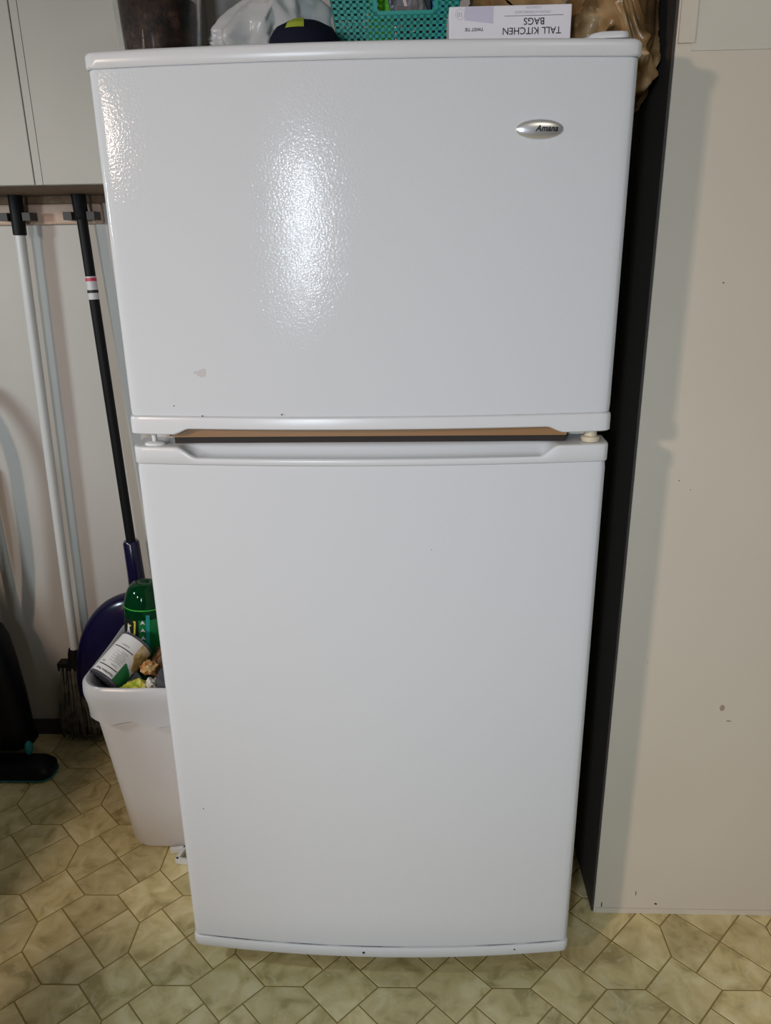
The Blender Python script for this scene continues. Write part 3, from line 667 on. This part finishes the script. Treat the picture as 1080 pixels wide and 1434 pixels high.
# things in the basket
ZB = ZT+.0042
crumple('snack_pouch', (.070,.232,ZB+.092), .034,.018,.078, M('silver_pouch_film', (.17,.17,.19), .3, metal=.4), 'crumpled grey pouch seen through the teal basket handle', 'pouch', 31, .3, 2, 4)
def box_thing(name, x0, x1, y0, y1, z0, z1, mat, label, cat):
    o = MB().box(-(x1-x0)/2,(x1-x0)/2,-(y1-y0)/2,(y1-y0)/2,0,z1-z0).build(name, mat); o.location = ((x0+x1)/2,(y0+y1)/2,z0); bev(o, .003); return tag(o, label, cat)
gbx = tag(empty('green_packet', (.024,.245,ZB)), 'bright green packet seen through the teal basket handle', 'packet')
MB().loft([rrect(0,0,.022,.012,.004,0), rrect(0,0,.023,.013,.004,.06), rrect(0,0,.022,.010,.004,.13), rrect(0,0,.022,.001,.0005,.150)]).build('packet_body', M('bright_green_film', (.10,.50,.02), .35), gbx)
bbx = tag(empty('blue_carton', (.104,.262,ZB)), 'small bright blue carton beside the grey pouch in the basket', 'carton')
bev(MB().box(-.016,.016,-.018,.018,0,.112).build('carton_body', M('blue_card', (.01,.10,.45), .4), bbx), .002)
MB().box(-.0155,.0155,-.0175,.0175,.112,.115).build('carton_flap', M('pale_blue_card', (.05,.2,.5), .4), bbx)
# upside-down box of kitchen bags
KX0, KX1, KY, KZ1 = .124, .2985, .100, 1.7065
kb = tag(empty('kitchen_bag_box', ((KX0+KX1)/2, KY+.05, ZT)), 'white upside-down carton of tall kitchen bags on the refrigerator', 'box')
KO = Vector(((KX0+KX1)/2, KY+.05, ZT))
def kq(mb, name, mat, parent=None, **k): mb.v = [p-KO for p in mb.v]; return mb.build(name, mat, kb if parent is None else parent, **k)
cart = bev(kq(MB().box(KX0,KX1,KY,KY+.10,ZT+.0005,KZ1), 'carton', M('white_card', (.72,.71,.77), .45)), .0015)
def ktext(s, size, x, z, mat, name, off=0, space=1.0):
    v, f = text_mesh(s, size, 0, off, space=space); kq(MB().add([Vector((x-p.x, KY-.0004, z-p.y)) for p in v], f), name, mat, cart)
m_gi = M('grey_ink', (.35,.35,.42), .5)
ktext('TALL KITCHEN', .0125, .2425, 1.6745, m_ink, 'print_title', .0001); ktext('BAGS', .0125, .2455, 1.6862, m_ink, 'print_title', .0001)
ktext('TWIST TIE', .0058, .160, 1.6775, m_ink, 'print_note', .0001); ktext('10', .0085, .1395, 1.6965, m_gi, 'print_count')
ktext('13 GALLON', .0042, .2445, 1.7030, m_gi, 'print_small'); ktext('STRONG & DURABLE BAGS', .0042, .243, 1.6975, m_gi, 'print_small')
kq(MB().box(.203,.287,KY-.0004,KY+.001,1.6927,1.6932), 'print_rule', m_ink, cart)
mb = MB(); mb.loft([[Vector((.1395+q*math.cos(a), KY-.0004, 1.6965+q*math.sin(a))) for a in [2*PI*k/24 for k in range(24)]] for q in (.0064,.0068)], False, False); kq(mb, 'print_ring', m_gi, cart)
kq(MB().add([(.146,KY-.0002,1.689),(.187,KY-.0002,1.684),(.187,KY-.0002,1.7055),(.146,KY-.0002,1.7055)], [(0,1,2,3)]), 'print_patch', M('lilac_print', (.52,.50,.62), .5), cart)
# brown crumpled bag at the right
m_brown = mottle(bump(M('brown_bag_film', (.3,.2,.1), .28), 9, .5, .02), 13, [(.32,(.05,.028,.012)),(.46,(.15,.085,.033)),(.58,(.27,.165,.07)),(.70,(.46,.33,.19))], 2)
def brownfn(p):
    q = p.copy(); a = noise.noise(q*1.7+Vector((8,1,1))); b = abs(noise.noise(q*3.0+Vector((2,7,0)))); c = abs(noise.noise(q*6+Vector((2,3,0)))); k = 1+.16*a-.30*b-.12*c
    v = Vector((q.x*.175, q.y*.150, q.z*.135))*k
    v.x += .325; v.y += .265; v.z += ZT+.118
    if v.x < .374: v.z = max(v.z, ZT+.002)
    else: v.z -= .078*min(1, (v.x-.374)/.035)*(1 if q.z < .2 else .55)
    if v.x < .306: v.y = max(v.y, .206)
    v.y = max(v.y, .085); v.x = max(.166, min(v.x, PX-.009+.004*a)); return v
v, f = blob(6, brownfn); bo = mesh_obj('brown_bag', v, f, m_brown, None, 60)
tag(bo, 'crumpled brown bag slumped over the right edge of the refrigerator top', 'bag')
